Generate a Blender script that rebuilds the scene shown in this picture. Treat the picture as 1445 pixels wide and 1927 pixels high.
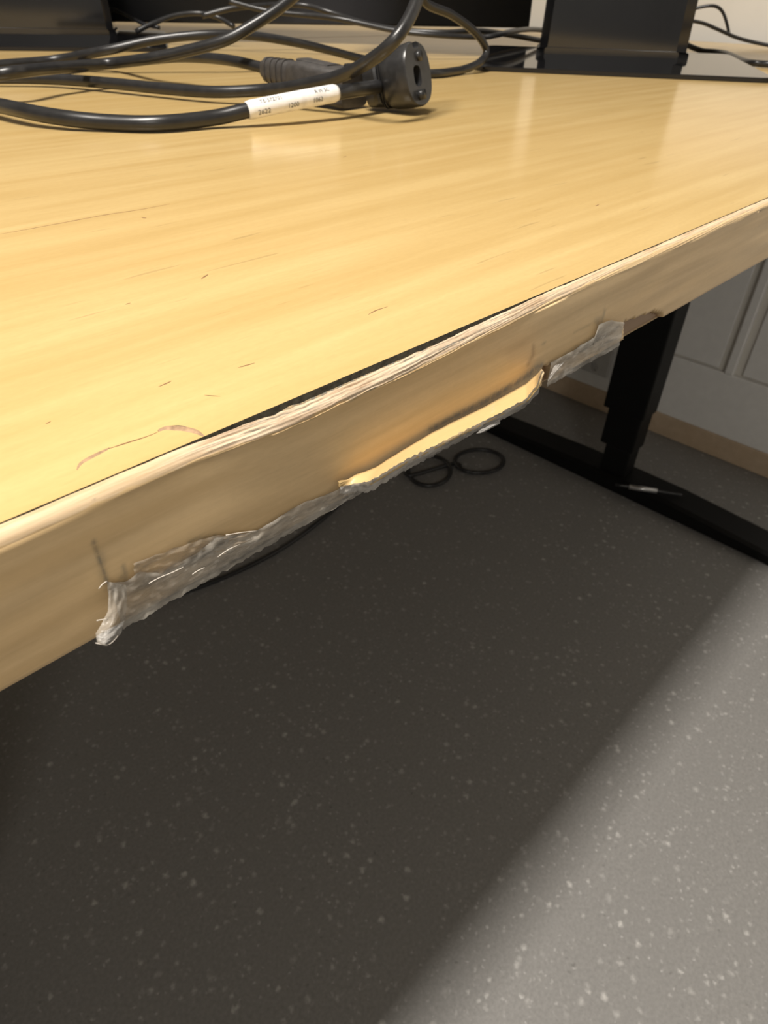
import bpy, math, random
from mathutils import Vector, Matrix, noise
random.seed(7)
for o in list(bpy.data.objects): bpy.data.objects.remove(o)
S = bpy.context.scene
COL = S.collection

# ------------------------------------------------------------------ camera
W, H, FPX = 1445., 1927., 1250.
CX, CY = W/2, H/2
V1 = Vector((2250., 30.)); V2 = Vector((-925.9, -60.))
def _d(v): return Vector((v[0]-CX, -(v[1]-CY), -FPX)).normalized()
AX = _d(V1); AY = _d(V2); AZ = AX.cross(AY).normalized(); AY = AZ.cross(AX).normalized()
T = 0.72                                   # desk top height
CAM = Vector((0, 0, T+0.052))
RM = Matrix((AX, AY, AZ))                  # camera axes -> world
cd = bpy.data.cameras.new('camera'); co = bpy.data.objects.new('camera', cd); COL.objects.link(co)
co.matrix_world = Matrix.Translation(CAM) @ RM.to_4x4()
cd.sensor_fit = 'VERTICAL'; cd.sensor_height = 36; cd.lens = FPX/H*36
cd.clip_start = 0.01; cd.clip_end = 50
cd.dof.use_dof = True; cd.dof.focus_distance = 0.135; cd.dof.aperture_fstop = cd.lens/0.5
S.camera = co
S.view_settings.view_transform = 'Standard'; S.view_settings.look = 'None'
S.view_settings.exposure = 0.0; S.view_settings.gamma = 1.0; S.view_settings.use_curve_mapping = False

# ------------------------------------------------------------------ world and lamps
w = bpy.data.worlds.new('world'); S.world = w; w.use_nodes = True
w.node_tree.nodes['Background'].inputs[0].default_value = (.5, .5, .5, 1)
w.node_tree.nodes['Background'].inputs[1].default_value = 0.0
def area(name, loc, sx, sy, power, col, rot=(0, 0, 0)):
    l = bpy.data.lights.new(name, 'AREA'); l.shape = 'RECTANGLE'; l.size = sx; l.size_y = sy
    l.energy = power; l.color = col
    o = bpy.data.objects.new(name, l); COL.objects.link(o); o.location = loc; o.rotation_euler = rot
    return o
WARM = (1, .94, .86)
CEIL = 2.62
# one overhead (it casts the desk's edge shadow on the floor), one further down the room (it lights the front edge)
area('ceiling_lamp_offscreen', (-.5, .015, CEIL-.03), .9, .20, 88, WARM)
area('ceiling_lamp_front_offscreen', (-2.2, -2.3, CEIL-.03), .9, .24, 38, WARM)
XW = 1.38; X0 = -3.2; Y0 = -3.2; Y1 = 3.6

# ------------------------------------------------------------------ helpers
def ray(px, py): return RM @ Vector((px-CX, -(py-CY), -FPX))
def onp(px, py, axis, val):
    v = ray(px, py); t = (val-CAM[axis])/v[axis]; return CAM+v*t
def onz(px, py, z=0.): return onp(px, py, 2, T+z)      # z above the desk top
def ony(px, py, y): return onp(px, py, 1, y)
def proj(P):
    c = RM.transposed() @ (Vector(P)-CAM); return CX+FPX*c.x/-c.z, CY-FPX*c.y/-c.z

def cut(o, shapes):
    """cut closed shapes [(V, F)] in o's own coordinates out of o"""
    for V, Fc in shapes:
        import bmesh
        me = bpy.data.meshes.new('cutter'); me.from_pydata([tuple(v) for v in V], [], Fc); me.update()
        bm = bmesh.new(); bm.from_mesh(me); bmesh.ops.recalc_face_normals(bm, faces=bm.faces); bm.to_mesh(me); bm.free()
        bm = bmesh.new(); bm.from_mesh(o.data); bmesh.ops.recalc_face_normals(bm, faces=bm.faces); bm.to_mesh(o.data); bm.free()
        c = bpy.data.objects.new('cutter', me); COL.objects.link(c); c.matrix_world = o.matrix_world.copy()
        bpy.context.view_layer.update(); c.matrix_world = o.matrix_world.copy()
        md = o.modifiers.new('cut', 'BOOLEAN'); md.operation = 'DIFFERENCE'; md.object = c; md.solver = 'EXACT'
        bpy.context.view_layer.update()
        dg = bpy.context.evaluated_depsgraph_get(); nm = bpy.data.meshes.new_from_object(o.evaluated_get(dg))
        o.modifiers.clear(); o.data = nm; bpy.data.objects.remove(c)
    return o
def tag(o, label=None, cat=None, group=None, kind=None):
    if label: o['label'] = label
    if cat: o['category'] = cat
    if group: o['group'] = group
    if kind: o['kind'] = kind
    return o
def empty(name, loc=(0, 0, 0), rz=0):
    o = bpy.data.objects.new(name, None); COL.objects.link(o); o.location = loc; o.rotation_euler = (0, 0, rz)
    o.empty_display_size = .02
    return o
def mesh(name, V, Fc, mat, parent=None, smooth=True, local=False, mats=None, fmat=None):
    off = Vector((0, 0, 0))
    if parent is not None and not local:
        p = parent
        while p is not None: off += p.location; p = p.parent
    me = bpy.data.meshes.new(name)
    me.from_pydata([tuple(Vector(v)-off) for v in V], [], Fc); me.update()
    for m in (mats or [mat]): me.materials.append(m)
    if fmat: me.polygons.foreach_set('material_index', fmat)
    me.polygons.foreach_set('use_smooth', [smooth]*len(me.polygons))
    o = bpy.data.objects.new(name, me); COL.objects.link(o); o.parent = parent
    return o
def box_vf(x0, x1, y0, y1, z0, z1, b=0.):
    """box, chamfered by b on every edge"""
    if b <= 0:
        V = [(x, y, z) for z in (z0, z1) for y in (y0, y1) for x in (x0, x1)]
        return V, [(0,2,3,1),(4,5,7,6),(0,1,5,4),(2,6,7,3),(0,4,6,2),(1,3,7,5)]
    import bmesh
    bm = bmesh.new(); bmesh.ops.create_cube(bm, size=1)
    for v in bm.verts:
        v.co = Vector((x0+(v.co.x+.5)*(x1-x0), y0+(v.co.y+.5)*(y1-y0), z0+(v.co.z+.5)*(z1-z0)))
    bmesh.ops.bevel(bm, geom=bm.edges[:], offset=b, segments=2, affect='EDGES', profile=.5)
    bm.verts.index_update(); V = [v.co.copy() for v in bm.verts]; Fc = [[v.index for v in f.verts] for f in bm.faces]
    bm.free(); return V, Fc
def box(name, x0, x1, y0, y1, z0, z1, mat, parent=None, b=0., local=False):
    V, Fc = box_vf(x0, x1, y0, y1, z0, z1, b)
    return mesh(name, V, Fc, mat, parent, smooth=False, local=local)
def grid_f(nc, nr, closed=False):
    """faces of a grid stored column by column (nr rows each)"""
    return [(i*nr+j, ((i+1) % nc)*nr+j, ((i+1) % nc)*nr+j+1, i*nr+j+1)
            for i in range(nc if closed else nc-1) for j in range(nr-1)]
def catmull(P, step=.004):
    P = [Vector(p) for p in P]
    Q = [2*P[0]-P[1]]+P+[2*P[-1]-P[-2]]
    out = []
    for i in range(1, len(Q)-2):
        n = max(2, min(60, int((Q[i+1]-Q[i]).length/step)))
        for k in range(n):
            t = k/n; a, b, c, d = Q[i-1], Q[i], Q[i+1], Q[i+2]
            out.append(.5*((2*b)+(c-a)*t+(2*a-5*b+4*c-d)*t*t+(3*b-a-3*c+d)*t**3))
    out.append(P[-1]); return out
def tube_vf(path, r, n=14, cap=True):
    """r: radius or function of 0..1"""
    rf = r if callable(r) else (lambda t: r)
    V = []; Fc = []; N = len(path); prev = None
    for i, p in enumerate(path):
        tg = (path[min(i+1, N-1)]-path[max(i-1, 0)]).normalized()
        if prev is None:
            u = tg.cross(Vector((0, 0, 1)))
            if u.length < .1: u = tg.cross(Vector((0, 1, 0)))
        else: u = prev-tg*prev.dot(tg)
        u.normalize(); prev = u; v = tg.cross(u); rr = rf(i/(N-1))
        for k in range(n):
            a = 2*math.pi*k/n; V.append(p+u*(rr*math.cos(a))+v*(rr*math.sin(a)))
    for i in range(N-1):
        for k in range(n):
            Fc.append((i*n+k, i*n+(k+1) % n, (i+1)*n+(k+1) % n, (i+1)*n+k))
    if cap:
        Fc.append(tuple(range(n))[::-1]); Fc.append(tuple((N-1)*n+k for k in range(n)))
    return V, Fc
def tube(name, path, r, mat, parent=None, n=14, local=False):
    V, Fc = tube_vf(path, r, n); return mesh(name, V, Fc, mat, parent, local=local)
def interp(poly, x):
    if x <= poly[0][0]: return poly[0][1]
    for (x0, y0), (x1, y1) in zip(poly, poly[1:]):
        if x <= x1: return y0+(y1-y0)*(x-x0)/(x1-x0)
    return poly[-1][1]
def segd(p, poly):
    best = 1e9
    for a, b in zip(poly, poly[1:]):
        dx, dy = b[0]-a[0], b[1]-a[1]; L = dx*dx+dy*dy
        t = 0 if L == 0 else max(0, min(1, ((p[0]-a[0])*dx+(p[1]-a[1])*dy)/L))
        best = min(best, math.hypot(p[0]-a[0]-t*dx, p[1]-a[1]-t*dy))
    return best
def sm(a, b, x):
    t = max(0, min(1, (x-a)/(b-a))); return t*t*(3-2*t)

# ------------------------------------------------------------------ materials
class NT:
    def __init__(s, name):
        s.m = bpy.data.materials.new(name); s.m.use_nodes = True; s.t = s.m.node_tree
        s.b = s.t.nodes['Principled BSDF']; s.out = s.t.nodes['Material Output']
    def n(s, typ, **kw):
        nd = s.t.nodes.new(typ)
        for k, v in kw.items():
            if k.startswith('i_'):
                key = k[2:]; nd.inputs[int(key) if key.isdigit() else key.replace('_', ' ')].default_value = v
            else: setattr(nd, k, v)
        return nd
    def l(s, a, b): s.t.links.new(a, b)
    def coords(s, scale, kind='Object', rot=(0, 0, 0)):
        tc = s.n('ShaderNodeTexCoord'); mp = s.n('ShaderNodeMapping'); mp.inputs['Scale'].default_value = scale
        mp.inputs['Rotation'].default_value = rot
        s.l(tc.outputs[kind], mp.inputs['Vector']); return mp.outputs[0]
    def noise(s, co, scale=1., detail=4., rough=.55):
        nd = s.n('ShaderNodeTexNoise'); nd.inputs['Scale'].default_value = scale
        nd.inputs['Detail'].default_value = detail; nd.inputs['Roughness'].default_value = rough
        s.l(co, nd.inputs['Vector']); return nd.outputs['Fac']
    def ramp(s, fac, stops):
        nd = s.n('ShaderNodeValToRGB'); e = nd.color_ramp.elements
        while len(e) < len(stops): e.new(.5)
        for el, (p, c) in zip(e, stops):
            el.position = p; el.color = (c, c, c, 1) if not hasattr(c, '__len__') else (*c, 1)
        s.l(fac, nd.inputs[0]); return nd.outputs[0]
    def mix(s, fac, a, b, mode='MIX'):
        nd = s.n('ShaderNodeMix', data_type='RGBA', blend_type=mode)
        for sock, v in ((nd.inputs['Factor'], fac), (nd.inputs['A'], a), (nd.inputs['B'], b)):
            if hasattr(v, 'is_linked'): s.l(v, sock)
            elif hasattr(v, '__len__'): sock.default_value = (*v, 1)
            else: sock.default_value = v
        return nd.outputs['Result']
    def bump(s, h, strength, dist):
        nd = s.n('ShaderNodeBump'); nd.inputs['Strength'].default_value = strength; nd.inputs['Distance'].default_value = dist
        s.l(h, nd.inputs['Height']); s.l(nd.outputs[0], s.b.inputs['Normal'])
    def set(s, **kw):
        for k, v in kw.items():
            k = k.replace('_', ' '); sock = s.b.inputs[k]
            if hasattr(v, 'is_linked'): s.l(v, sock)
            else: sock.default_value = (*v, 1) if hasattr(v, '__len__') and len(v) == 3 and sock.type == 'RGBA' else v
        return s

def plain(name, col, rough=.5, metal=0., spec=.5, var=.06, scale=40., bump=0.):
    m = NT(name); co = m.coords((1, 1, 1)); f = m.noise(co, scale, 5)
    c = m.mix(m.ramp(f, [(.3, 0.), (.7, 1.)]), tuple(x*(1-var) for x in col), tuple(min(1, x*(1+var)) for x in col))
    m.set(Base_Color=c, Roughness=rough, Metallic=metal); m.b.inputs['Specular IOR Level'].default_value = spec
    if bump: m.bump(f, bump, .001)
    return m.m

def wood(name, light, dark, rough, fleck=.5, gx=5., gy=55., attr=False, spec=.5):
    m = NT(name)
    co = m.coords((gx, gy, gy)); n1 = m.noise(co, 1., 5., .6)
    c2 = m.coords((gx*.5, gy*.22, gy*.22)); n2 = m.noise(c2, 1., 3., .5)
    base = m.mix(m.ramp(n1, [(.36, 0.), (.66, 1.)]), dark, light)
    base = m.mix(m.ramp(n2, [(.42, 0.), (.75, .30)]), base, tuple(x*y for x, y in zip(dark, (1., .93, .82))))
    c3 = m.coords((140, 1500, 1500)); n3 = m.noise(c3, 1., 2., .5)          # fine pores along the grain
    base = m.mix(m.ramp(n3, [(.62, 0.), (.74, .22*fleck)]), base, tuple(x*.55 for x in dark))
    c4 = m.coords((48, 620, 620)); n4 = m.noise(c4, 1., 1., .4)            # sparse dark dashes
    base = m.mix(m.ramp(n4, [(.745, 0.), (.80, .55*fleck)]), base, tuple(x*.35 for x in dark))
    c5 = m.coords((420, 900, 900)); n5 = m.noise(c5, 1., 2., .6)
    base = m.mix(m.ramp(n5, [(.35, .10), (.65, 0.)]), base, tuple(x*.7 for x in dark))
    if attr:
        at = m.n('ShaderNodeVertexColor', layer_name='wear'); sp = m.n('ShaderNodeSeparateColor'); m.l(at.outputs[0], sp.inputs[0])
        fib = m.noise(m.coords((70, 900, 1800)), 1., 5., .65)
        pale = m.mix(m.ramp(fib, [(.33, 0.), (.5, .6), (.7, 1.)]), (.36, .25, .16), (.68, .55, .40))
        base = m.mix(sp.outputs[0], base, pale)
        base = m.mix(sp.outputs[2], base, (.17, .085, .035))
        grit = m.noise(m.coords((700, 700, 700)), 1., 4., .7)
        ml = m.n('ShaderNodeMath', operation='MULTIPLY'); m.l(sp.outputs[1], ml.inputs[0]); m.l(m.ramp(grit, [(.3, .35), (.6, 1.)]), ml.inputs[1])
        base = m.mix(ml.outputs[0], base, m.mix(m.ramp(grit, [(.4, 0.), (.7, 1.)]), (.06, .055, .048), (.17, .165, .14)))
    m.set(Base_Color=base, Roughness=rough); m.b.inputs['Specular IOR Level'].default_value = spec
    m.bump(m.noise(m.coords((160, 1200, 1200)), 1., 3., .6), .02, .0004)
    return m.m

M_TOP = wood('birch_veneer_lacquer', (.60, .435, .195), (.52, .36, .145), .5, gx=7, gy=110, spec=.05)
_p = M_TOP.node_tree.nodes['Principled BSDF']; _p.inputs['Coat Weight'].default_value = .75; _p.inputs['Coat Roughness'].default_value = .18; _p.inputs['Coat IOR'].default_value = 1.5
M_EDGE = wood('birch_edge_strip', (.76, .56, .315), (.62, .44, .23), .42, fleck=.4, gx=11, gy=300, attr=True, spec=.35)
M_FLAP = wood('pale_bent_veneer', (.61, .45, .225), (.54, .385, .18), .42, fleck=.3, gx=7, gy=90, attr=True, spec=.35)
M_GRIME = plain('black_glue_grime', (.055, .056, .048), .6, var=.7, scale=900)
M_CORE = plain('chipboard_core', (.30, .20, .11), .8, var=.3, scale=300)
M_BASEB = wood('wooden_baseboard', (.58, .45, .32), (.50, .38, .26), .5, fleck=.2)
M_WALL = plain('white_painted_wall', (.72, .69, .63), .6, var=.015, scale=25)
M_WALLG = plain('bounce_cut_wall_grey', (.34, .34, .33), .6, var=.02, scale=25)  # made-up grey for the unseen left and front walls, cuts bounce light
M_PANEL = plain('white_painted_panel', (.80, .79, .77), .5, var=.03, scale=60)
M_CEIL = plain('white_ceiling', (.6, .6, .58), .8, var=.02)
M_CABLE = plain('black_rubber_cable', (.018, .018, .019), .32, var=.25, scale=200)
M_PLUG = plain('black_moulded_plastic', (.024, .024, .025), .30, var=.25, scale=300, bump=.05)
M_CONN = plain('charcoal_ribbed_plastic', (.050, .046, .044), .55, var=.25, scale=300, bump=.1)
M_GLOSS = plain('glossy_black_plastic', (.006, .006, .007), .08, var=.1, spec=1.)
M_BASEP = plain('glossy_black_base', (.007, .007, .008), .05, var=.1)
M_BEZEL = plain('satin_black_plastic', (.012, .012, .013), .4)
M_DIV = plain('dark_navy_panel', (.0065, .008, .013), .45, var=.2, scale=500)
M_LEG = plain('black_powder_coat', (.004, .004, .004), .5, var=.2, scale=800, spec=.2)
M_STEEL = plain('brushed_steel', (.55, .55, .55), .35, metal=.8, var=.1)
M_LABEL = plain('white_sleeve_print', (.74, .73, .71), .45, var=.12, scale=220)
M_INK = plain('black_print', (.05, .05, .055), .7)
M_SOCK = plain('white_socket_plastic', (.55, .54, .52), .4)
M_CHIP = plain('torn_veneer_edge', (.33, .21, .12), .7, var=.3, scale=900)
M_CRACK = plain('dark_hairline_crack', (.20, .11, .045), .8, var=.4, scale=900)

def tape_mat(name, alpha, col, rough=.32):
    m = NT(name)
    n1 = m.noise(m.coords((70, 420, 420), rot=(0, .25, 0)), 1., 6., .72)
    n2 = m.noise(m.coords((260, 700, 700), rot=(0, -.3, 0)), 1., 4., .7)
    n3 = m.noise(m.coords((45, 120, 120)), 1., 3., .6)
    c = m.mix(m.ramp(n1, [(.34, 0.), (.58, 1.)]), tuple(x*.30 for x in col), col)
    c = m.mix(m.ramp(n2, [(.58, 0.), (.68, .7)]), c, (.66, .63, .58))
    m.set(Base_Color=c, Roughness=rough)
    a = m.n('ShaderNodeMath', operation='MULTIPLY'); m.l(m.ramp(n1, [(.25, 1.), (.7, alpha)]), a.inputs[0]); m.l(m.ramp(n3, [(.30, .45), (.55, 1.)]), a.inputs[1])
    m.l(a.outputs[0], m.b.inputs['Alpha'])
    return m.m
M_TAPE = tape_mat('dusty_clear_tape', .62, (.50, .46, .40))
M_TAPE2 = tape_mat('clear_tape_loose', .35, (.62, .60, .57), .2)
M_FRINGE = tape_mat('dusty_tape_fringe', .9, (.50, .47, .43))

M_SCREEN = plain('dark_screen_glass', (.010, .010, .012), .25)

def floor_mat():
    m = NT('speckled_charcoal_linoleum')
    co = m.coords((1, 1, 1))
    n1 = m.noise(co, 260., 6., .7); n0 = m.noise(co, 9., 3.)
    base = m.mix(m.ramp(n1, [(.3, 0.), (.7, 1.)]), (.178, .173, .166), (.255, .248, .238))
    base = m.mix(m.ramp(n0, [(.35, 0.), (.65, .25)]), base, (.205, .20, .192))
    clus = m.ramp(m.noise(co, 22., 3., .6), [(.36, .35), (.56, 1.)])
    # warped coordinates so the flecks are irregular
    nz = m.n('ShaderNodeTexNoise'); nz.inputs['Scale'].default_value = 240; nz.inputs['Detail'].default_value = 2; m.l(co, nz.inputs['Vector'])
    vm = m.n('ShaderNodeVectorMath', operation='MULTIPLY_ADD'); m.l(nz.outputs['Color'], vm.inputs[0]); vm.inputs[1].default_value = (.0065,)*3; m.l(co, vm.inputs[2])
    for sc, r0, r1, thr, c in ((58, .02, .26, .50, (.60, .585, .56)), (85, .02, .28, .55, (.50, .49, .47)), (150, .05, .30, .60, (.47, .46, .445)), (110, .05, .25, .78, (.12, .117, .11))):
        vo = m.n('ShaderNodeTexVoronoi'); vo.inputs['Scale'].default_value = sc; m.l(vm.outputs[0], vo.inputs['Vector'])
        dot = m.ramp(vo.outputs['Distance'], [(r0, 1.), (r1, 0.)])
        sp = m.n('ShaderNodeSeparateColor'); m.l(vo.outputs['Color'], sp.inputs[0])
        sel = m.ramp(sp.outputs[0], [(thr, 0.), (thr+.15, .75)])
        ml = m.n('ShaderNodeMath', operation='MULTIPLY'); m.l(dot, ml.inputs[0]); m.l(sel, ml.inputs[1])
        m2 = m.n('ShaderNodeMath', operation='MULTIPLY'); m.l(ml.outputs[0], m2.inputs[0]); m.l(clus, m2.inputs[1])
        base = m.mix(m2.outputs[0], base, c)
    m.set(Base_Color=base, Roughness=.5); m.b.inputs['Specular IOR Level'].default_value = .35
    m.bump(n1, .12, .0008)
    return m.m
M_FLOOR = floor_mat()

# ------------------------------------------------------------------ the room
def struct(o): o['kind'] = 'structure'; return o
struct(box('floor', X0, XW, Y0, Y1, -.1, 0, M_FLOOR))
struct(box('ceiling', X0, XW, Y0, Y1, CEIL, CEIL+.1, M_CEIL))
struct(box('wall_right', XW, XW+.1, Y0, Y1, 0, CEIL, M_WALL))
struct(box('wall_left', X0-.1, X0, Y0, Y1, 0, CEIL, M_WALLG))
struct(box('wall_back', X0, XW, Y1, Y1+.1, 0, CEIL, M_WALL))
struct(box('wall_front', X0, XW, Y0-.1, Y0, 0, CEIL, M_WALLG))
struct(box('baseboard_right', XW-.012, XW, Y0, Y1, 0, .05, M_BASEB, b=.002))
# boxed-in lower wall under the desk: plinth box with a ledge, upright battens above it
struct(box('trim_1', XW-.010, XW, Y0, Y1, .05, .182, M_PANEL, b=.002))
for k, y in enumerate((.352, -.30, 1.05)):
    struct(box('trim_%d' % (k+2), XW-.013, XW, y-.009, y+.009, .182, T-.03, M_PANEL, b=.003))
for k, (y0, y1) in enumerate(((.376, 1.02), (-.27, .328))):
    struct(box('trim_%d' % (k+5), XW-.006, XW, y0, y1, .186, T-.03, M_PANEL, b=.002))

# double wall socket, low behind the desk column
sk = empty('wall_socket', (XW-.0105, .632, .118))
cp = box('cover_plate', XW-.018, XW-.010, .598, .668, .085, .150, M_SOCK, sk, b=.003)
off = sk.location
cut(cp, [tube_vf([Vector((XW-.020, .633, z))-off, Vector((XW-.0115, .633, z))-off], .010, 24) for z in (.102, .133)])
tag(sk, 'white double wall socket low on the wall behind the black desk column', 'wall socket')

# ------------------------------------------------------------------ the desk
YE = .0768; YB = .877; XL = -.47; XR = 1.345; TH = .0232
desk = empty('office_desk', (1.12, .45, 0))
tag(desk, 'birch veneer desk with a cracked, taped front edge on black metal legs', 'desk')
# veneered top: grimy core face behind the loose edge strip
V, Fc = box_vf(XL, XR, YE, YB, T-TH, T)
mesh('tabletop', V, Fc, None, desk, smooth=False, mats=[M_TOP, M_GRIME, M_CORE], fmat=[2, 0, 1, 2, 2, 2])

# edge strip ------------------------------------------------------
YF = YE-.0020                      # plane of the strip's front face
def bowf(x): return .00022+.00185*sm(.034, .060, x)*(1-sm(.070, .140, x))
def yface(x, z=0.): return YF-.00022-(bowf(x)-.00022)*max(0, 1+z/TH)
def onface(px, py, off):
    y = YF
    for _ in range(4):
        p = ony(px, py, y-off); y = yface(p.x, p.z-T)
    return ony(px, py, y-off)
def gapf(x):
    b = sm(.034, .060, x)*(1-sm(.070, .140, x))
    g = .00022+.00185*b
    g += .00028*b*noise.noise((x*700, 3.1, 0))+.00010*noise.noise((x*260, 7.7, 0))
    return max(.00012, g)
DARK = [  # dirt and scuffs on the face: photo polyline, width, strength
    ([(176, 1020), (186, 1048), (195, 1075), (200, 1093)], 5, .75),
    ([(190, 1045), (196, 1090), (203, 1100)], 9, .35),
    ([(232, 1066), (236, 1080), (226, 1088), (240, 1092)], 5, .5),
    ([(205, 1098), (222, 1103), (236, 1098)], 6, .4),
    ([(173, 922), (178, 930), (176, 938)], 4, .55),
    ([(355, 1022), (380, 1012), (402, 1010), (418, 1012)], 4, .7),
    ([(345, 1030), (300, 1052), (250, 1070)], 5, .18),
    ([(437, 1022), (447, 1012)], 4, .8), ([(475, 1012), (484, 1004)], 3, .7),
    ([(516, 982), (560, 958), (610, 940)], 6, .3),
    ([(1122, 604), (1130, 600), (1126, 608)], 6, .5), ([(1138, 583), (1130, 612), (1124, 640)], 2.5, .5),
    ([(1080, 625), (1110, 610)], 2, .25), ([(1022, 648), (1026, 645)], 2.5, .4),
    ([(812, 808), (870, 776), (930, 745), (985, 712), (1018, 688)], 7, .85),
    ([(1036, 684), (1075, 662), (1118, 636)], 5, .55),
]
BROWN = [([(1004, 650), (1003, 668), (993, 686)], 3.5, .40), ([(960, 668), (985, 650)], 12, .14),
         ([(395, 822), (398, 850)], 2, .3), ([(840, 830), (760, 868), (700, 898)], 3, .15)]
def wear_at(px, py, tables):
    s = 0.
    for poly, wd, st in tables:
        if px < min(p[0] for p in poly)-4*wd or px > max(p[0] for p in poly)+4*wd: continue
        d = segd((px, py), poly); s = max(s, st*math.exp(-(d/wd)**2))
    return s
MISS = [(1175, 626), (1176, 606), (1200, 598), (1228, 587), (1246, 590)]
xs = [XL]
while xs[-1] < XR-1e-6:
    x = xs[-1]
    st = .0003 if 0. <= x < .15 else (.0006 if .15 <= x < .36 else .012)
    if x < 0: st = min(st, max(-x, .0003))
    xs.append(min(XR, x+st))
NFACE = 34
V = []; COLR = []
for x in xs:
    g = gapf(x); fine = 0 <= x <= .36
    bow = (g-.0002)*.75
    rows = []
    gd = -.0013-.0004*noise.noise((x*300, 1., 4.)); rows.append((YE+.0001, gd, 'gap')); rows.append((YE-g*.55, gd+.0003*noise.noise((x*500, 2., 4.)), 'gap')); rows.append((YE-g, gd+.0004, 'gap'))
    NR = 33
    for k in range(NR):
        a = k/(NR-1)*math.pi/2
        rr = .0020
        gg = g+(bowf(x)-g)*(k/(NR-1)); rows.append((YE-gg-rr*math.sin(a), -.0001-rr*(1-math.cos(a)), k/(NR-1)))
    for k in range(1, NFACE+1):
        t = k/NFACE; z = -.0021-(TH-.0021)*t
        rows.append((yface(x, z), z, 1+t))
    yb = rows[-1][0]
    rows.append((yb+.0012, -TH-.0003, 'b')); rows.append((YE+.012, -TH-.0004, 'b'))
    for (y, z, kd) in rows:
        pale = dirt_shade = brown = 0.
        if fine:
            px, py = proj((x, y, T+z))
            if kd == 'gap': dirt_shade = 1.
            elif kd == 'b': pass
            elif kd < 1:
                spl = sm(.030, .048, x)*(1-.65*sm(.10, .16, x))     # how splintered the top bead is
                n = noise.noise((x*150, kd*7, 1.3)); n2 = noise.noise((x*45, kd*9+x*60, 5.)); n3 = noise.noise((x*420, kd*11, 8.))
                lim = .84+.14*noise.noise((x*90, 2.2, 0))+.10*noise.noise((x*400, 9., 0))-.34*sm(.10, .2, x)
                pale = (1-sm(lim-.04, lim+.05, kd))*(.55+.45*spl)
                z += spl*(.00025*n+.00012*n3)-spl*.0003*max(0, n2)
                y += spl*.0002*n2
                v = kd*3.2+.9*noise.noise((x*22, 4.4, 0))+.35*noise.noise((x*95, kd*3, 6.))
                fr = abs(v-math.floor(v)-.5)
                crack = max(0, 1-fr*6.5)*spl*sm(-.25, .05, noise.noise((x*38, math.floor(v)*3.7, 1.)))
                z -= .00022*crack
                dirt_shade = max(dirt_shade, min(1., 1.5*crack*(.5+.5*pale)))  # shade inside the cracks painted into the colour together with their grit
            else:
                t = kd-1
                pale = .25*(1-sm(0., .10, t))*max(0, noise.noise((x*120, t*6, 3.)))
                y -= .00012*noise.noise((x*40, t*4, 0))
                # torn-away bit near the column
                if 1174 < px < 1246 and py > interp([(p[0], p[1]) for p in MISS[1:]], px):
                    y += .0016; brown = .85
                if 1020 < px < 1036 and py > interp([(1020, 692), (1036, 686)], px):
                    y += .0014; brown = .85
            if kd not in ('gap', 'b') and kd > .6:
                dirt_shade = max(dirt_shade, wear_at(px, py, DARK)); brown = max(brown, wear_at(px, py, BROWN))
        V.append((x, y, T+z)); COLR.append((min(1, pale), min(1, dirt_shade), min(1, brown), 1))
nr = 3+NR+NFACE+2
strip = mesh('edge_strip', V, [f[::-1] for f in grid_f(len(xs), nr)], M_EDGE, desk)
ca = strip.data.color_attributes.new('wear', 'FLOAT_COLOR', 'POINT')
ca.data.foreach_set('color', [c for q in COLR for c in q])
strip['label'] = 'tan edge strip, splintered along its top and lifting from the desk'

def ribbon(name, pts, wd, mat, parent, z=.00012, jit=.25):
    """thin raised sliver on the desk top following photo points"""
    P = catmull([onz(px, py, 0) for px, py in pts], .0006); n = len(P); V = []
    for i, p in enumerate(P):
        t = i/(n-1); d = (P[min(i+1, n-1)]-P[max(i-1, 0)]).normalized(); q = Vector((-d.y, d.x, 0))
        ww = wd*(math.sin(math.pi*min(1, max(0.02, t)))**.6)*(1+jit*noise.noise((i*.21, wd*1e4, 0)))
        V += [p+q*ww*.5, p+q*ww*.15+Vector((0, 0, z)), p-q*ww*.5]
    return mesh(name, V, grid_f(n, 3), mat, parent)
ribbon('veneer_crack', [(145, 884), (152, 872), (172, 860), (196, 848), (206, 843)], .0008, M_CHIP, desk, .0001)
ribbon('veneer_crack', [(200, 846), (240, 833), (275, 822), (300, 812)], .00035, M_CRACK, desk, .00005)
ribbon('veneer_chip', [(298, 812), (312, 806), (330, 806), (352, 808), (372, 814), (384, 822)], .0013, M_CHIP, desk, .0003)
ribbon('veneer_chip', [(318, 804), (336, 803), (348, 805), (355, 807)], .0006, M_GRIME, desk, .0002)
ribbon('veneer_crack', [(0, 441), (60, 430), (130, 417), (200, 404), (260, 395), (320, 384)], .00055, M_CRACK, desk, .00004)
for pts, wd in (([(266, 409), (272, 410), (276, 410)], .0009), ([(379, 525), (386, 520), (392, 516)], .0006), ([(236, 573), (246, 570)], .0006),
                ([(448, 692), (462, 688), (480, 683)], .0004), ([(298, 728), (312, 722), (323, 717)], .0004), ([(385, 744), (415, 746)], .0003),
                ([(86, 798), (96, 793)], .0004), ([(645, 296), (652, 294)], .0007), ([(1120, 388), (1127, 385)], .0006),
                ([(693, 592), (708, 584), (730, 577)], .0004)):
    ribbon('surface_scratch', pts, wd, M_CRACK, desk, .00004)

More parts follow.
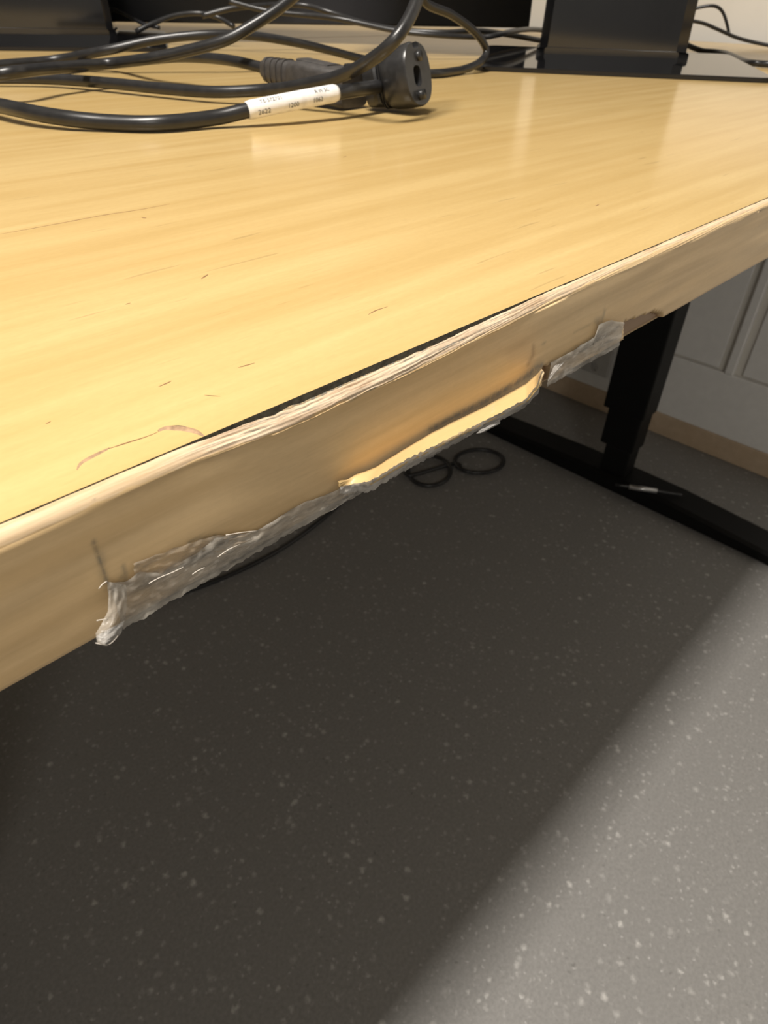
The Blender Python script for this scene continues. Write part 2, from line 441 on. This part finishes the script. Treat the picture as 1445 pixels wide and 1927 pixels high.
# loose lower flap of the edge strip ---------------------------------
F_TOP = [(636, 912), (670, 893), (706, 879), (760, 845), (814, 813), (860, 790), (906, 768), (950, 744), (989, 722), (1019, 694)]
F_TAN = [(640, 918), (668, 912), (694, 908), (765, 866), (815, 842), (864, 817), (931, 784), (989, 753), (1008, 730), (1019, 700)]
F_BOT = [(640, 930), (672, 925), (692, 928), (728, 906), (764, 885), (843, 843), (897, 812), (941, 792), (989, 766), (1012, 740), (1021, 706)]
nc = 150; V = []; NRF = 9; NRB = 6
for i in range(nc):
    px = 640+(1019-640)*i/(nc-1); e = sm(640, 720, px)
    a, b = interp(F_TOP, px), interp(F_TAN, px)
    for j in range(NRF):
        t = j/(NRF-1)
        P = ony(px, a+(b-a)*t, YF-bowf(.085)*.7-.0006-e*.0052*t**.85)
        V.append(P+Vector((0, -.00012*noise.noise((px*.05, t*3, 0)), 0)))
flap = mesh('edge_flap', V, [f[::-1] for f in grid_f(nc, NRF)], M_FLAP, desk)
ca = flap.data.color_attributes.new('wear', 'FLOAT_COLOR', 'POINT')
cc = []
for i in range(nc):
    for j in range(NRF):
        px = 640+(1019-640)*i/(nc-1)
        e = max(sm(.85, 1., i/(nc-1))*.5 if i > nc-4 else 0, .25 if abs(px-928) < 4 and 1 < j < 6 else 0)
        cc += [e, .35*(j == 0)*(px > 800), 0, 1]
ca.data.foreach_set('color', cc)
sol = flap.modifiers.new('thickness', 'SOLIDIFY'); sol.thickness = .0006; sol.offset = -1
flap['label'] = 'pale strip of edge veneer bent outwards along the bottom'
V = []
for i in range(nc):
    px = 640+(1021-640)*i/(nc-1); e = sm(640, 720, px)
    b, c = interp(F_TAN, px)-2, interp(F_BOT, px)+2.5*noise.noise((px*.09, 0, 4.))+2*noise.noise((px*.31, 0, 8.))
    c = max(c, b+4)
    for j in range(NRB):
        t = j/(NRB-1)
        P = ony(px, b+(c-b)*t, YF-bowf(.085)*.7-.0007-e*.0054+.0022*e*t*t)
        V.append(P+Vector((0, -.0004*noise.noise((px*.13, t*4, 2.)), .0003*noise.noise((px*.17, t*4, 6.)))))
mesh('tape_fringe', V, [f[::-1] for f in grid_f(nc, NRB)], M_FRINGE, desk)

# clear tape ---------------------------------------------------------
def tape(name, upper, lower, mat, off, bulge=0., nc=140, nr=14, amp=.00035, x0=None, x1=None, rag=3.):
    x0 = upper[0][0]; x1 = upper[-1][0]; V = []
    for i in range(nc):
        px = x0+(x1-x0)*i/(nc-1)
        a = interp(upper, px)+rag*noise.noise((px*.06, 1., 0)); b = a if lower is None else interp(lower, px)+.4*rag*noise.noise((px*.1, 2., 0))
        for j in range(nr):
            t = j/(nr-1)
            wr = amp*(abs(noise.noise((px*.018+t*2.2, t*5.5-px*.012, off*1e4)))*1.6+.6*noise.noise((px*.09, t*9, 1.)))
            p0 = onface(px, a, off)
            zz = p0.z+(T-TH-.0006+.0004*noise.noise((px*.1, 2., 0))-p0.z)*t if lower is None else onface(px, a+(b-a)*t, off).z
            xx = p0.x if lower is None else onface(px, a+(b-a)*t, off).x
            V.append((xx, yface(xx, zz-T)-off-.0001-bulge*math.sin(math.pi*t)-wr*(1 if 0 < j else .2), zz))
    return mesh(name, V, [f[::-1] for f in grid_f(nc, nr)], mat, desk)
tape('clear_tape', [(203, 1096), (236, 1094), (262, 1075), (300, 1078), (330, 1060), (372, 1040), (400, 1013), (440, 1006), (478, 1000), (520, 976), (560, 950), (600, 935), (645, 917), (694, 905)], None, M_TAPE, .0005)
tape('clear_tape', [(250, 1060), (330, 1030), (400, 1008), (470, 1002)], [(250, 1090), (330, 1075), (400, 1045), (470, 1025)], tape_mat('thin_tape_film', .16, (.62, .52, .40)), .0004, nc=60)
tape('clear_tape', [(1036, 682), (1075, 661), (1118, 634), (1126, 610), (1150, 602), (1174, 607)], None, M_TAPE, .0006, nc=70)
def tape_tab(name, left, right, mat, ys, nr=12):
    V = []; n = 26
    def at(poly, t):
        f = t*(len(poly)-1); i = min(int(f), len(poly)-2); u = f-i
        return [poly[i][k]+(poly[i+1][k]-poly[i][k])*u for k in (0, 1)]
    for i in range(n):
        t = i/(n-1); l, r = at(left, t), at(right, t); y = ys[0]+(ys[1]-ys[0])*t*t
        for j in range(nr):
            u = j/(nr-1)
            V.append(ony(l[0]+(r[0]-l[0])*u, l[1]+(r[1]-l[1])*u, YF-.0003-y-.0018*math.sin(math.pi*u)*t-.0004*noise.noise((t*6, u*5, 2.))))
    return mesh(name, V, [f[::-1] for f in grid_f(n, nr)], mat, desk)
tape_tab('tape_tab', [(201, 1094), (204, 1122), (203, 1150), (191, 1174), (180, 1192), (182, 1209)],
         [(237, 1101), (239, 1125), (238, 1146), (234, 1170), (227, 1194), (205, 1214)], M_TAPE, (.0010, .0030))
tape_tab('tape_tab', [(181, 1196), (183, 1204), (190, 1211)], [(234, 1168), (228, 1192), (203, 1214)], M_TAPE2, (.0040, .0052))
tape_tab('tape_tab', [(1043, 688), (1036, 702), (1030, 716)], [(1061, 682), (1054, 694), (1033, 718)], M_TAPE2, (.0012, .0030))
tape_tab('tape_tab', [(905, 806), (899, 812), (896, 816)], [(941, 789), (941, 797), (910, 814)], M_TAPE2, (.0066, .0072))
# bright creases on the tape
def crease(pts, off, r=.00007):
    return tube('tape_crease', catmull([onface(px, py, off) for px, py in pts], .001), r, M_TAPE2c, desk, n=6)
M_TAPE2c = plain('white_tape_crease', (.62, .57, .50), .35)
for pts in ([(280, 1098), (300, 1087), (325, 1077), (345, 1067)], [(410, 1048), (430, 1034), (452, 1024)], [(362, 1081), (372, 1074), (385, 1068)],
            [(425, 1007), (455, 1002), (482, 999)], [(180, 1210), (200, 1214), (212, 1208), (222, 1196)], [(182, 1168), (192, 1166), (203, 1165)],
            [(186, 1108), (193, 1099), (201, 1094)], [(660, 912), (690, 902), (715, 882)]):
    crease(pts, .0012 if pts[0][1] < 1150 else .0045)

# frame: telescopic columns on long feet
def leg_set(dx):
    c = box('column', 1.095+dx, 1.150+dx, .392, .474, .165, T-TH-.03, M_LEG, desk, b=.003)
    box('column_stage', 1.098+dx, 1.147+dx, .396, .464, .09, .166, M_LEG, desk, b=.003)
    box('column_stage', 1.101+dx, 1.144+dx, .400, .452, .028, .09, M_LEG, desk, b=.003)
    box('top_bracket', 1.085+dx, 1.160+dx, .15, .80, T-TH-.03, T-TH-.0005, M_LEG, desk, b=.003)
    y0, y1 = .06, .80; V = []
    for y, zt in ((y0, .016), (.30, .030), (.50, .030), (y1, .016)):
        V += [(1.088+dx, y, .004), (1.160+dx, y, .004), (1.160+dx, y, zt), (1.152+dx, y, zt+.004), (1.096+dx, y, zt+.004), (1.088+dx, y, zt)]
    Fc = [(i*6+k, i*6+(k+1) % 6, (i+1)*6+(k+1) % 6, (i+1)*6+k) for i in range(3) for k in range(6)]+[(5,4,3,2,1,0), (18,19,20,21,22,23)]
    mesh('foot', V, Fc, M_LEG, desk, smooth=False)
    for y in (.09, .77):
        V, Fc = tube_vf([Vector((1.124+dx, y, 0)), Vector((1.124+dx, y, .006))], .018, 16); mesh('levelling_pad', V, Fc, M_LEG, desk)
leg_set(0); leg_set(-1.30)
box('crossbar', -.15, 1.095, .50, .53, T-TH-.035, T-TH-.001, M_LEG, desk, b=.002)

# the desk standing against the back of this one
d2 = empty('desk', (.45, 1.28, 0))
box('tabletop', XL, XR, YB+.006, YB+.806, T-TH, T, M_TOP, d2)
box('edge_strip', XL, XR, YB+.0035, YB+.006, T-TH, T, M_CORE, d2)
for x in (-.15, 1.12):
    box('column', x-.03, x+.03, 1.24, 1.32, .03, T-TH, M_LEG, d2, b=.003)
    box('foot', x-.035, x+.035, .92, 1.64, 0, .03, M_LEG, d2, b=.004)
tag(d2, 'second birch desk butted against the back of the damaged desk', 'desk')

# ------------------------------------------------------------------ monitors on glossy stands
def arc_profile(w, d0, d1, n=24, bow=.012):
    """flat neck section: width w, depth from d0 (front, bowed out) to d1, rounded corners"""
    P = []
    for i in range(n+1):
        s = -1+2*i/n; P.append((s*w/2, d0+bow*(1-s*s)-.012*max(0, abs(s)-.86)**2/.0196))
    P += [(w/2, d1+.008), (w/2-.008, d1), (-w/2+.008, d1), (-w/2, d1+.008)]
    return P
def make_monitor(name, loc, rz, label, group=None):
    """local frame: x along the plate's front edge, -y towards the viewer, origin at the plate centre"""
    r = empty(name, loc, rz)
    # plate: 0.25 x 0.21, rounded corners
    hw, hd, rc, th = .125, .095, .010, .0034
    outl = []
    for cx, cy, a0 in ((hw-rc, hd-rc, 0), (-hw+rc, hd-rc, 90), (-hw+rc, -hd+rc, 180), (hw-rc, -hd+rc, 270)):
        for k in range(7):
            a = math.radians(a0+k*15); outl.append((cx+rc*math.cos(a), cy+rc*math.sin(a)))
    n = len(outl); V = []
    for z, ins in ((0, 0), (th-.0006, 0), (th, .0008)):
        V += [(x*(1-ins/hw), y*(1-ins/hd), z+(.0062*(y+hd)/(2*hd) if z > 0 else 0)) for x, y in outl]
    Fc = [tuple(range(n))[::-1]]+[(k*n+i, k*n+(i+1) % n, (k+1)*n+(i+1) % n, (k+1)*n+i) for k in range(2) for i in range(n)]+[tuple(2*n+i for i in range(n))]
    mesh('base_plate', V, Fc, M_BASEP, r, smooth=False, local=True)
    # neck: flares into a foot at the bottom
    V = []; zs = [(.004, 1.035), (.0105, 1.035), (.0118, 1.03), (.0126, 1.012), (.0130, 1.0), (.06, .985), (.20, .94)]
    for z, sx in zs:
        prof = arc_profile(.140*sx, -.052, -.012)
        for x, y in prof: V.append((x, .072-(y+.052)*1.-(.003 if sx > 1.005 else (.0005 if z > .1 else 0)), z))
    m = len(prof)
    Fc = [(k*m+i, k*m+(i+1) % m, (k+1)*m+(i+1) % m, (k+1)*m+i) for k in range(len(zs)-1) for i in range(m)]+[tuple((len(zs)-1)*m+i for i in range(m))]
    nk = mesh('neck', V, Fc, M_GLOSS, r, local=True); nk.data.set_sharp_from_angle(angle=math.radians(30))
    d = box('display', -.27, .27, .028, .052, .092, .425, M_BEZEL, r, b=.004, local=True)
    box('screen', -.262, .262, .0272, .0278, .104, .417, M_SCREEN, d, local=True)
    box('mount', -.05, .05, .050, .078, .15, .25, M_BEZEL, r, b=.004, local=True)
    tag(r, label, 'monitor', group); return r
def i_front(y): return y > -.045
R_FL = onz(890, 133); R_FR = onz(1445, 157); e1 = (R_FR-R_FL).normalized(); nrm = Vector((-e1.y, e1.x, 0))
c = R_FL+e1*.125+nrm*.095
make_monitor('monitor', (c.x, c.y, T+.0003), math.atan2(e1.y, e1.x), 'monitor on a wide glossy black stand whose plate reaches the wall side of the desk')
e1 = Vector((.86, -.51, 0)).normalized(); nrm = Vector((-e1.y, e1.x, 0)); c = Vector((.43, .725, 0))-e1*.125+nrm*.095
make_monitor('monitor', (c.x, c.y, T+.0003), math.atan2(e1.y, e1.x), 'monitor on a glossy black stand in front of the dark upright panel')

# dark upright panel behind the cables
pa, pb = Vector((.30, 1.135, 0)), Vector((.858, .586, 0)); pd = (pb-pa).normalized()
dv = empty('divider_panel', (pb.x, pb.y, T), math.atan2(pd.y, pd.x)); dv.rotation_euler.y = math.radians(-.55); dv.location.z = T
L = 1.0
box('panel', -L, 0, -.001, .022, .0215, .42, M_DIV, dv, b=.002, local=True)
for x in (-.93, -.585):
    box('foot', x-.02, x+.02, -.0, .020, -x*.0096+.0006, .030, M_DIV, dv, local=True)
tag(dv, 'wide dark navy upright panel standing diagonally behind the cables', 'panel')

# ------------------------------------------------------------------ cables on the desk
def pt(px, py, k, v): return onz(px, py, v) if k == 'z' else (ony(px, py, v) if k == 'y' else onp(px, py, 0, v))
def path(spec, step=.004): return catmull([pt(*s) for s in spec], step)
def floor_clamp(P, r): return [Vector((p.x, p.y, max(p.z, T+r+.0002))) for p in P]
R1 = .0033
def cable(name, spec, r, label, group=None, mat=M_CABLE, extra=()):
    P = floor_clamp(catmull([pt(*s) for s in spec]+list(extra)), r)
    o = tube(name, P, r, mat); tag(o, label, 'cable', group); return o

# cord with the white printed sleeve and round plug
B = [(-160, 165, 'z', R1), (0, 199, 'z', .006), (100, 219, 'z', .005), (200, 230, 'z', R1+.0004), (300, 232, 'z', R1+.0004), (400, 222, 'y', .306), (465, 208, 'y', .300),
     (548, 191, 'y', .294), (632, 175, 'y', .292), (670, 169, 'y', .293), (712, 163, 'y', .296)]
BP = floor_clamp(path(B, .002), R1)
pc = empty('power_cord', (BP[len(BP)//2].x, BP[len(BP)//2].y, T))
tube('cord', BP, R1, M_CABLE, pc)
# sleeve between the two photo points
def nearest(px):
    return min(range(len(BP)), key=lambda i: abs(proj(BP[i])[0]-px))
i0, i1 = nearest(466), nearest(630)
SP = BP[i0:i1+1]
slv = tube('printed_sleeve', SP, lambda t: R1+.0007-.0004*(t > .97)-.0003*(t < .03), M_LABEL, pc, n=24)
slv['label'] = 'white sleeve printed with small black numbers'
# the print: flat lettering wrapped on the sleeve
def wrap_text(txt, s0, size, ang, parent):
    cu = bpy.data.curves.new('t', 'FONT'); cu.body = txt; cu.size = size; cu.resolution_u = 2
    to = bpy.data.objects.new('t', cu); COL.objects.link(to)
    dg = bpy.context.evaluated_depsgraph_get(); me = bpy.data.meshes.new_from_object(to.evaluated_get(dg))
    V0 = [v.co.copy() for v in me.vertices]; F0 = [tuple(p.vertices) for p in me.polygons]
    bpy.data.objects.remove(to); bpy.data.meshes.remove(me)
    L = [0]
    for a, b in zip(SP, SP[1:]): L.append(L[-1]+(b-a).length)
    rr = R1+.00082; V = []
    for v in V0:
        s = s0+v.x; k = 0
        while k < len(L)-2 and L[k+1] < s: k += 1
        u = (s-L[k])/(L[k+1]-L[k]); p = SP[k].lerp(SP[k+1], u); d = (SP[k+1]-SP[k]).normalized()
        up = (Vector((0, 0, 1))-d*d.z).normalized(); fr = d.cross(up)
        if fr.dot(CAM-p) < 0: fr = -fr
        a = ang+v.y/rr; V.append(p+(fr*math.cos(a)+up*math.sin(a))*rr)
    mesh('print', V, F0, M_INK, parent, smooth=False)
wrap_text('TE-S72701', .006, .0026, .62, slv); wrap_text('R W SC', .035, .0026, .55, slv)
wrap_text('2622', .004, .0032, -.55, slv); wrap_text('1200', .019, .0030, -.45, slv); wrap_text('1062', .033, .0030, -.40, slv)

def frame_mesh(name, sections, o, ax, up, mat, parent, closed_caps=True):
    """loft: sections = [(s along ax, [(u, v) outline])]"""
    sd = ax.cross(up).normalized(); upn = sd.cross(ax).normalized(); V = []; m = len(sections[0][1])
    for s, ol in sections: V += [o+ax*s+sd*u+upn*v for u, v in ol]
    k = len(sections)
    Fc = [(i*m+j, i*m+(j+1) % m, (i+1)*m+(j+1) % m, (i+1)*m+j) for i in range(k-1) for j in range(m)]
    if closed_caps: Fc += [tuple(range(m))[::-1], tuple((k-1)*m+j for j in range(m))]
    ob = mesh(name, V, Fc, mat, parent); return ob
def sharp(o, ang=38):
    o.data.set_sharp_from_angle(angle=math.radians(ang))
    return o
PK = .76
def sq(w, h, n=28, e=3.):
    w *= PK; h *= PK
    out = []
    for k in range(n):
        a = 2*math.pi*k/n; c, s = math.cos(a), math.sin(a)
        out.append((w*math.copysign(abs(c)**(2/e), c), h*math.copysign(abs(s)**(2/e), s)))
    return out
# round plug
PA = ony(710, 160, .306); PB = ony(788, 139, .281)
pax = (PB-PA).normalized(); pup = Vector((0, 0, 1))
PL = (PB-PA).length
g = empty('tmp'); bpy.data.objects.remove(g)
body = sharp(frame_mesh('plug_body', [(PL*.34, sq(.0135, .0155, e=3.2)), (PL*.45, sq(.0165, .0180, e=2.6)), (PL*.66, sq(.0178, .0192, e=2.4)), (PL*.95, sq(.0185, .0196, e=2.5)), (PL*1.0, sq(.0176, .0187, e=2.5))], PA, pax, pup, M_PLUG, pc))
sharp(frame_mesh('plug_grip', [(-.0045, sq(.0070, .0100, e=4)), (-.0030, sq(.0118, .0132, e=4.5)), (PL*.19, sq(.0142, .0150, e=4.5)), (PL*.24, sq(.0132, .0144, e=4.5))], PA, pax, pup, M_PLUG, pc))
sharp(frame_mesh('plug_waist', [(PL*.22, sq(.0098, .0135, e=4)), (PL*.36, sq(.0105, .0140, e=4))], PA, pax, pup, M_PLUG, pc))
for s in (.265, .315):
    sharp(frame_mesh('grip_rib', [(PL*s, sq(.0122, .0165, e=4.5)), (PL*(s+.022), sq(.0122, .0165, e=4.5))], PA, pax, pup, M_PLUG, pc))
sd = pax.cross(pup).normalized(); upn = sd.cross(pax).normalized()
fc = PA+pax*PL
def loft_vf(sections, o, ax, up):
    sd_ = ax.cross(up).normalized(); un = sd_.cross(ax).normalized(); m = len(sections[0][1]); k = len(sections)
    V = [o+ax*q+sd_*u+un*v-pc.location for q, ol in sections for u, v in ol]
    return V, [(i*m+j, i*m+(j+1) % m, (i+1)*m+(j+1) % m, (i+1)*m+j) for i in range(k-1) for j in range(m)]+[tuple(range(m))[::-1], tuple((k-1)*m+j for j in range(m))]
cut(body, [loft_vf([(-.008, sq(.0052, .0062)), (.003, sq(.0052, .0062))], fc-upn*.001*PK+sd*.002*PK, pax, pup),
           loft_vf([(PL*.80, sq(.0042, .0030, e=5)), (PL*1.1, sq(.0042, .0030, e=5))], PA+upn*.0182*PK-sd*.001*PK, pax, pup)])
sharp(body)
tube('contact_pin', [fc-upn*.0125*PK+sd*.003*PK-pax*.001, fc-upn*.0125*PK+sd*.003*PK+pax*.0030], .0024, M_PLUG, body, n=16)
tube('contact_pin', [fc+upn*.0105*PK-sd*.003*PK-pax*.001, fc+upn*.0105*PK-sd*.003*PK+pax*.0015], .0024, M_PLUG, body, n=16)
tag(pc, 'black power cord with a white printed sleeve and a round moulded plug', 'power cord')

PK = .86
# cord ending in the ribbed appliance connector
E_ = [(-150, 150, 'z', R1), (0, 143, 'z', R1), (100, 132, 'z', R1), (200, 122, 'z', .004), (277, 113, 'y', .50), (330, 108, 'y', .47), (385, 109, 'y', .44), (440, 115, 'y', .41), (500, 129, 'y', .385)]
EP = floor_clamp(path(E_, .003), R1)
ec = empty('power_cord', (EP[-1].x, EP[-1].y, T))
tube('cord', EP, .0030, M_CABLE, ec)
CA = ony(497, 129, .385); CB = ony(668, 169, .313); cax = (CB-CA).normalized(); CL = (CB-CA).length
sharp(frame_mesh('strain_relief', [(0, sq(.0042, .0050)), (CL*.05, sq(.0058, .0070)), (CL*.32, sq(.0072, .0082)), (CL*.36, sq(.0070, .0080))], CA, cax, pup, M_CONN, ec))
for k in range(4):
    s = CL*(.05+.07*k); a = .0062+.0004*k
    sharp(frame_mesh('relief_rib', [(s, sq(a, a+.0012)), (s+CL*.03, sq(a+.0003, a+.0015))], CA, cax, pup, M_CONN, ec))
cb = sharp(frame_mesh('connector_body', [(CL*.34, sq(.0072, .0078, e=4)), (CL*.44, sq(.0120, .0098, e=5)), (CL*.52, sq(.0132, .0105, e=6)), (CL*.98, sq(.0132, .0105, e=6)), (CL, sq(.0125, .0098, e=6))], CA, cax, pup, M_CONN, ec), 30)
cup = (cax.cross(pup).normalized()).cross(cax).normalized()
sharp(frame_mesh('top_ridge', [(CL*.45, sq(.0066, .0012, e=5)), (CL*.78, sq(.0066, .0012, e=5))], CA+cup*.0100*PK, cax, pup, M_CONN, ec))
sharp(frame_mesh('latch_nub', [(CL*.92, sq(.004, .0022, e=6)), (CL*.97, sq(.004, .0022, e=6))], CA+cup*.0112*PK, cax, pup, M_CABLE, ec))
tag(ec, 'black power cord ending in a grey ribbed connector under the tangle', 'power cord')

GR = 'black cables looping over the desk'
cable('looping_cable', [(-150, 150, 'z', .004), (0, 147, 'z', .0045), (100, 149, 'z', .0045), (200, 156, 'z', .005), (300, 166, 'z', .005), (400, 173, 'z', .0055), (500, 169, 'y', .355),
      (560, 162, 'y', .330), (640, 143, 'y', .302), (700, 112, 'y', .274), (740, 78, 'y', .262), (768, 38, 'y', .262), (786, -5, 'y', .266)], R1-.0002,
      'thick black cable rising in a steep curve past the plug', GR, extra=[ony(800, -60, .275), ony(790, -140, .30)])
cable('looping_cable', [(-150, 160, 'z', R1), (0, 139, 'z', .0135), (104, 128, 'z', .0135), (200, 120, 'z', .0135), (277, 111, 'y', .44), (346, 97, 'y', .42), (420, 77, 'y', .40), (480, 45, 'y', .39), (535, 8, 'y', .385), (580, -35, 'y', .385)], R1-.0002,
      'black cable climbing straight up from the left of the tangle', GR, extra=[ony(640, -110, .40)])
cable('looping_cable', [(-150, 140, 'z', R1), (0, 122, 'z', .006), (100, 113, 'z', .007), (200, 95, 'y', .56), (300, 74, 'y', .54), (400, 65, 'y', .52), (480, 68, 'y', .51), (560, 81, 'y', .50), (620, 95, 'y', .50), (670, 108, 'y', .50), (700, 114, 'y', .50)], R1-.0002,
      'black cable arching low over the desk behind the connector', GR)
cable('looping_cable', [(790, -45, 'y', .418), (800, 4, 'y', .418), (850, 28, 'y', .418), (895, 62, 'y', .418), (915, 95, 'y', .418), (903, 117, 'y', .414), (868, 132, 'y', .412), (825, 138, 'z', R1), (785, 138, 'z', R1), (750, 136, 'z', R1)], .0030,
      'black cable looping out over the left end of the monitor base plate', GR)
cable('thin_cable', [(380, 30, 'y', .72), (450, 14, 'y', .70), (560, 9, 'y', .68), (620, 23, 'y', .65), (700, 47, 'y', .62), (770, 58, 'y', .58), (840, 61, 'y', .55), (900, 58, 'y', .54), (960, 66, 'y', .53), (1015, 76, 'y', .52), (1080, 88, 'y', .52)], .0026,
      'thin cable rising in a hump behind the tangle, then dipping behind the monitor neck')
cable('thin_cable', [(430, 2, 'y', .69), (500, 20, 'y', .665), (570, 28, 'y', .635), (640, 36, 'y', .60), (740, 57, 'y', .560), (820, 66, 'y', .528), (900, 70, 'y', .508), (935, 66, 'y', .498), (970, 58, 'y', .505), (1012, 56, 'y', .53), (1090, 66, 'y', .57)], .0024,
      'thin cable hanging below the humped one behind the tangle, towards the monitor neck')
cable('thin_cable', [(190, 8, 'y', .93), (230, 24, 'y', .91), (268, 44, 'y', .88), (300, 52, 'y', .86)], .0020, 'thin dark cable slanting down across the dark panel')
cable('thin_cable', [(255, 60, 'y', .84), (285, 45, 'y', .83), (330, 29, 'y', .81), (375, 25, 'y', .79), (410, 33, 'y', .78), (440, 50, 'y', .76)], .0026, 'short arched cable standing against the dark panel')
GW = 'thin black cables beside the wall'
cable('thin_cable', [(1240, 38, 'x', 1.15), (1283, 26, 'x', 1.16), (1312, 15, 'x', 1.17), (1342, 11, 'x', 1.18), (1358, 20, 'x', 1.19), (1367, 42, 'x', 1.195), (1372, 66, 'x', 1.20)], .0021, 'thin black cable bent in a hook against the cream wall')
cable('thin_cable', [(1230, 34, 'x', 1.10), (1280, 37, 'x', 1.13), (1320, 43, 'x', 1.16), (1350, 55, 'x', 1.18), (1390, 72, 'x', 1.20), (1445, 85, 'x', 1.22), (1540, 100, 'x', 1.24)], .0023, 'thin black cable sagging along the cream wall below the hooked one')
cable('thin_cable', [(1230, 60, 'x', 1.02), (1274, 76, 'x', 1.02), (1310, 92, 'x', 1.01), (1360, 107, 'x', 1.0), (1405, 117, 'z', .0032), (1450, 121, 'z', .0032), (1540, 128, 'z', .0032)], .0030, 'black cable lying on the desk behind the monitor base plate')

# ------------------------------------------------------------------ under the desk
def onf(px, py, z=.0045): return onp(px, py, 2, z)
P = [onf(170, 1180), onf(300, 1131), onf(420, 1087), onf(520, 1038), onf(600, 982), onf(660, 930), onf(720, 890), onf(770, 868)]
ring = lambda cx, cy, a, b, t0, t1, n: [onf(cx+a*math.cos(math.radians(t0+(t1-t0)*k/n)), cy+b*math.sin(math.radians(t0+(t1-t0)*k/n)), .0045+.004*k/n) for k in range(n+1)]
P += ring(808, 886, 40, 28, 190, -200, 14)+ring(902, 868, 46, 22, 170, -250, 14)
o = tube('floor_cable', [Vector((p.x, p.y, max(p.z, .0045))) for p in catmull(P, .012)], .0042, M_CABLE)
tag(o, 'long black cable lying in loops on the floor under the desk', 'cable')
fc_ = empty('sleeved_cable', onp(1210, 921, 2, .036))
a, b = onp(1184, 916, 2, .0395), onp(1236, 924, 2, .0395)
tube('metal_sleeve', [a, b], .0050, M_STEEL, fc_)
tube('cord', catmull([a-(b-a)*.5, a, b, b+(b-a)*.9+Vector((0, 0, -.0005))], .01), .0026, M_CABLE, fc_)
tag(fc_, 'black cable with a short silver sleeve lying along the foot of the desk', 'cable')
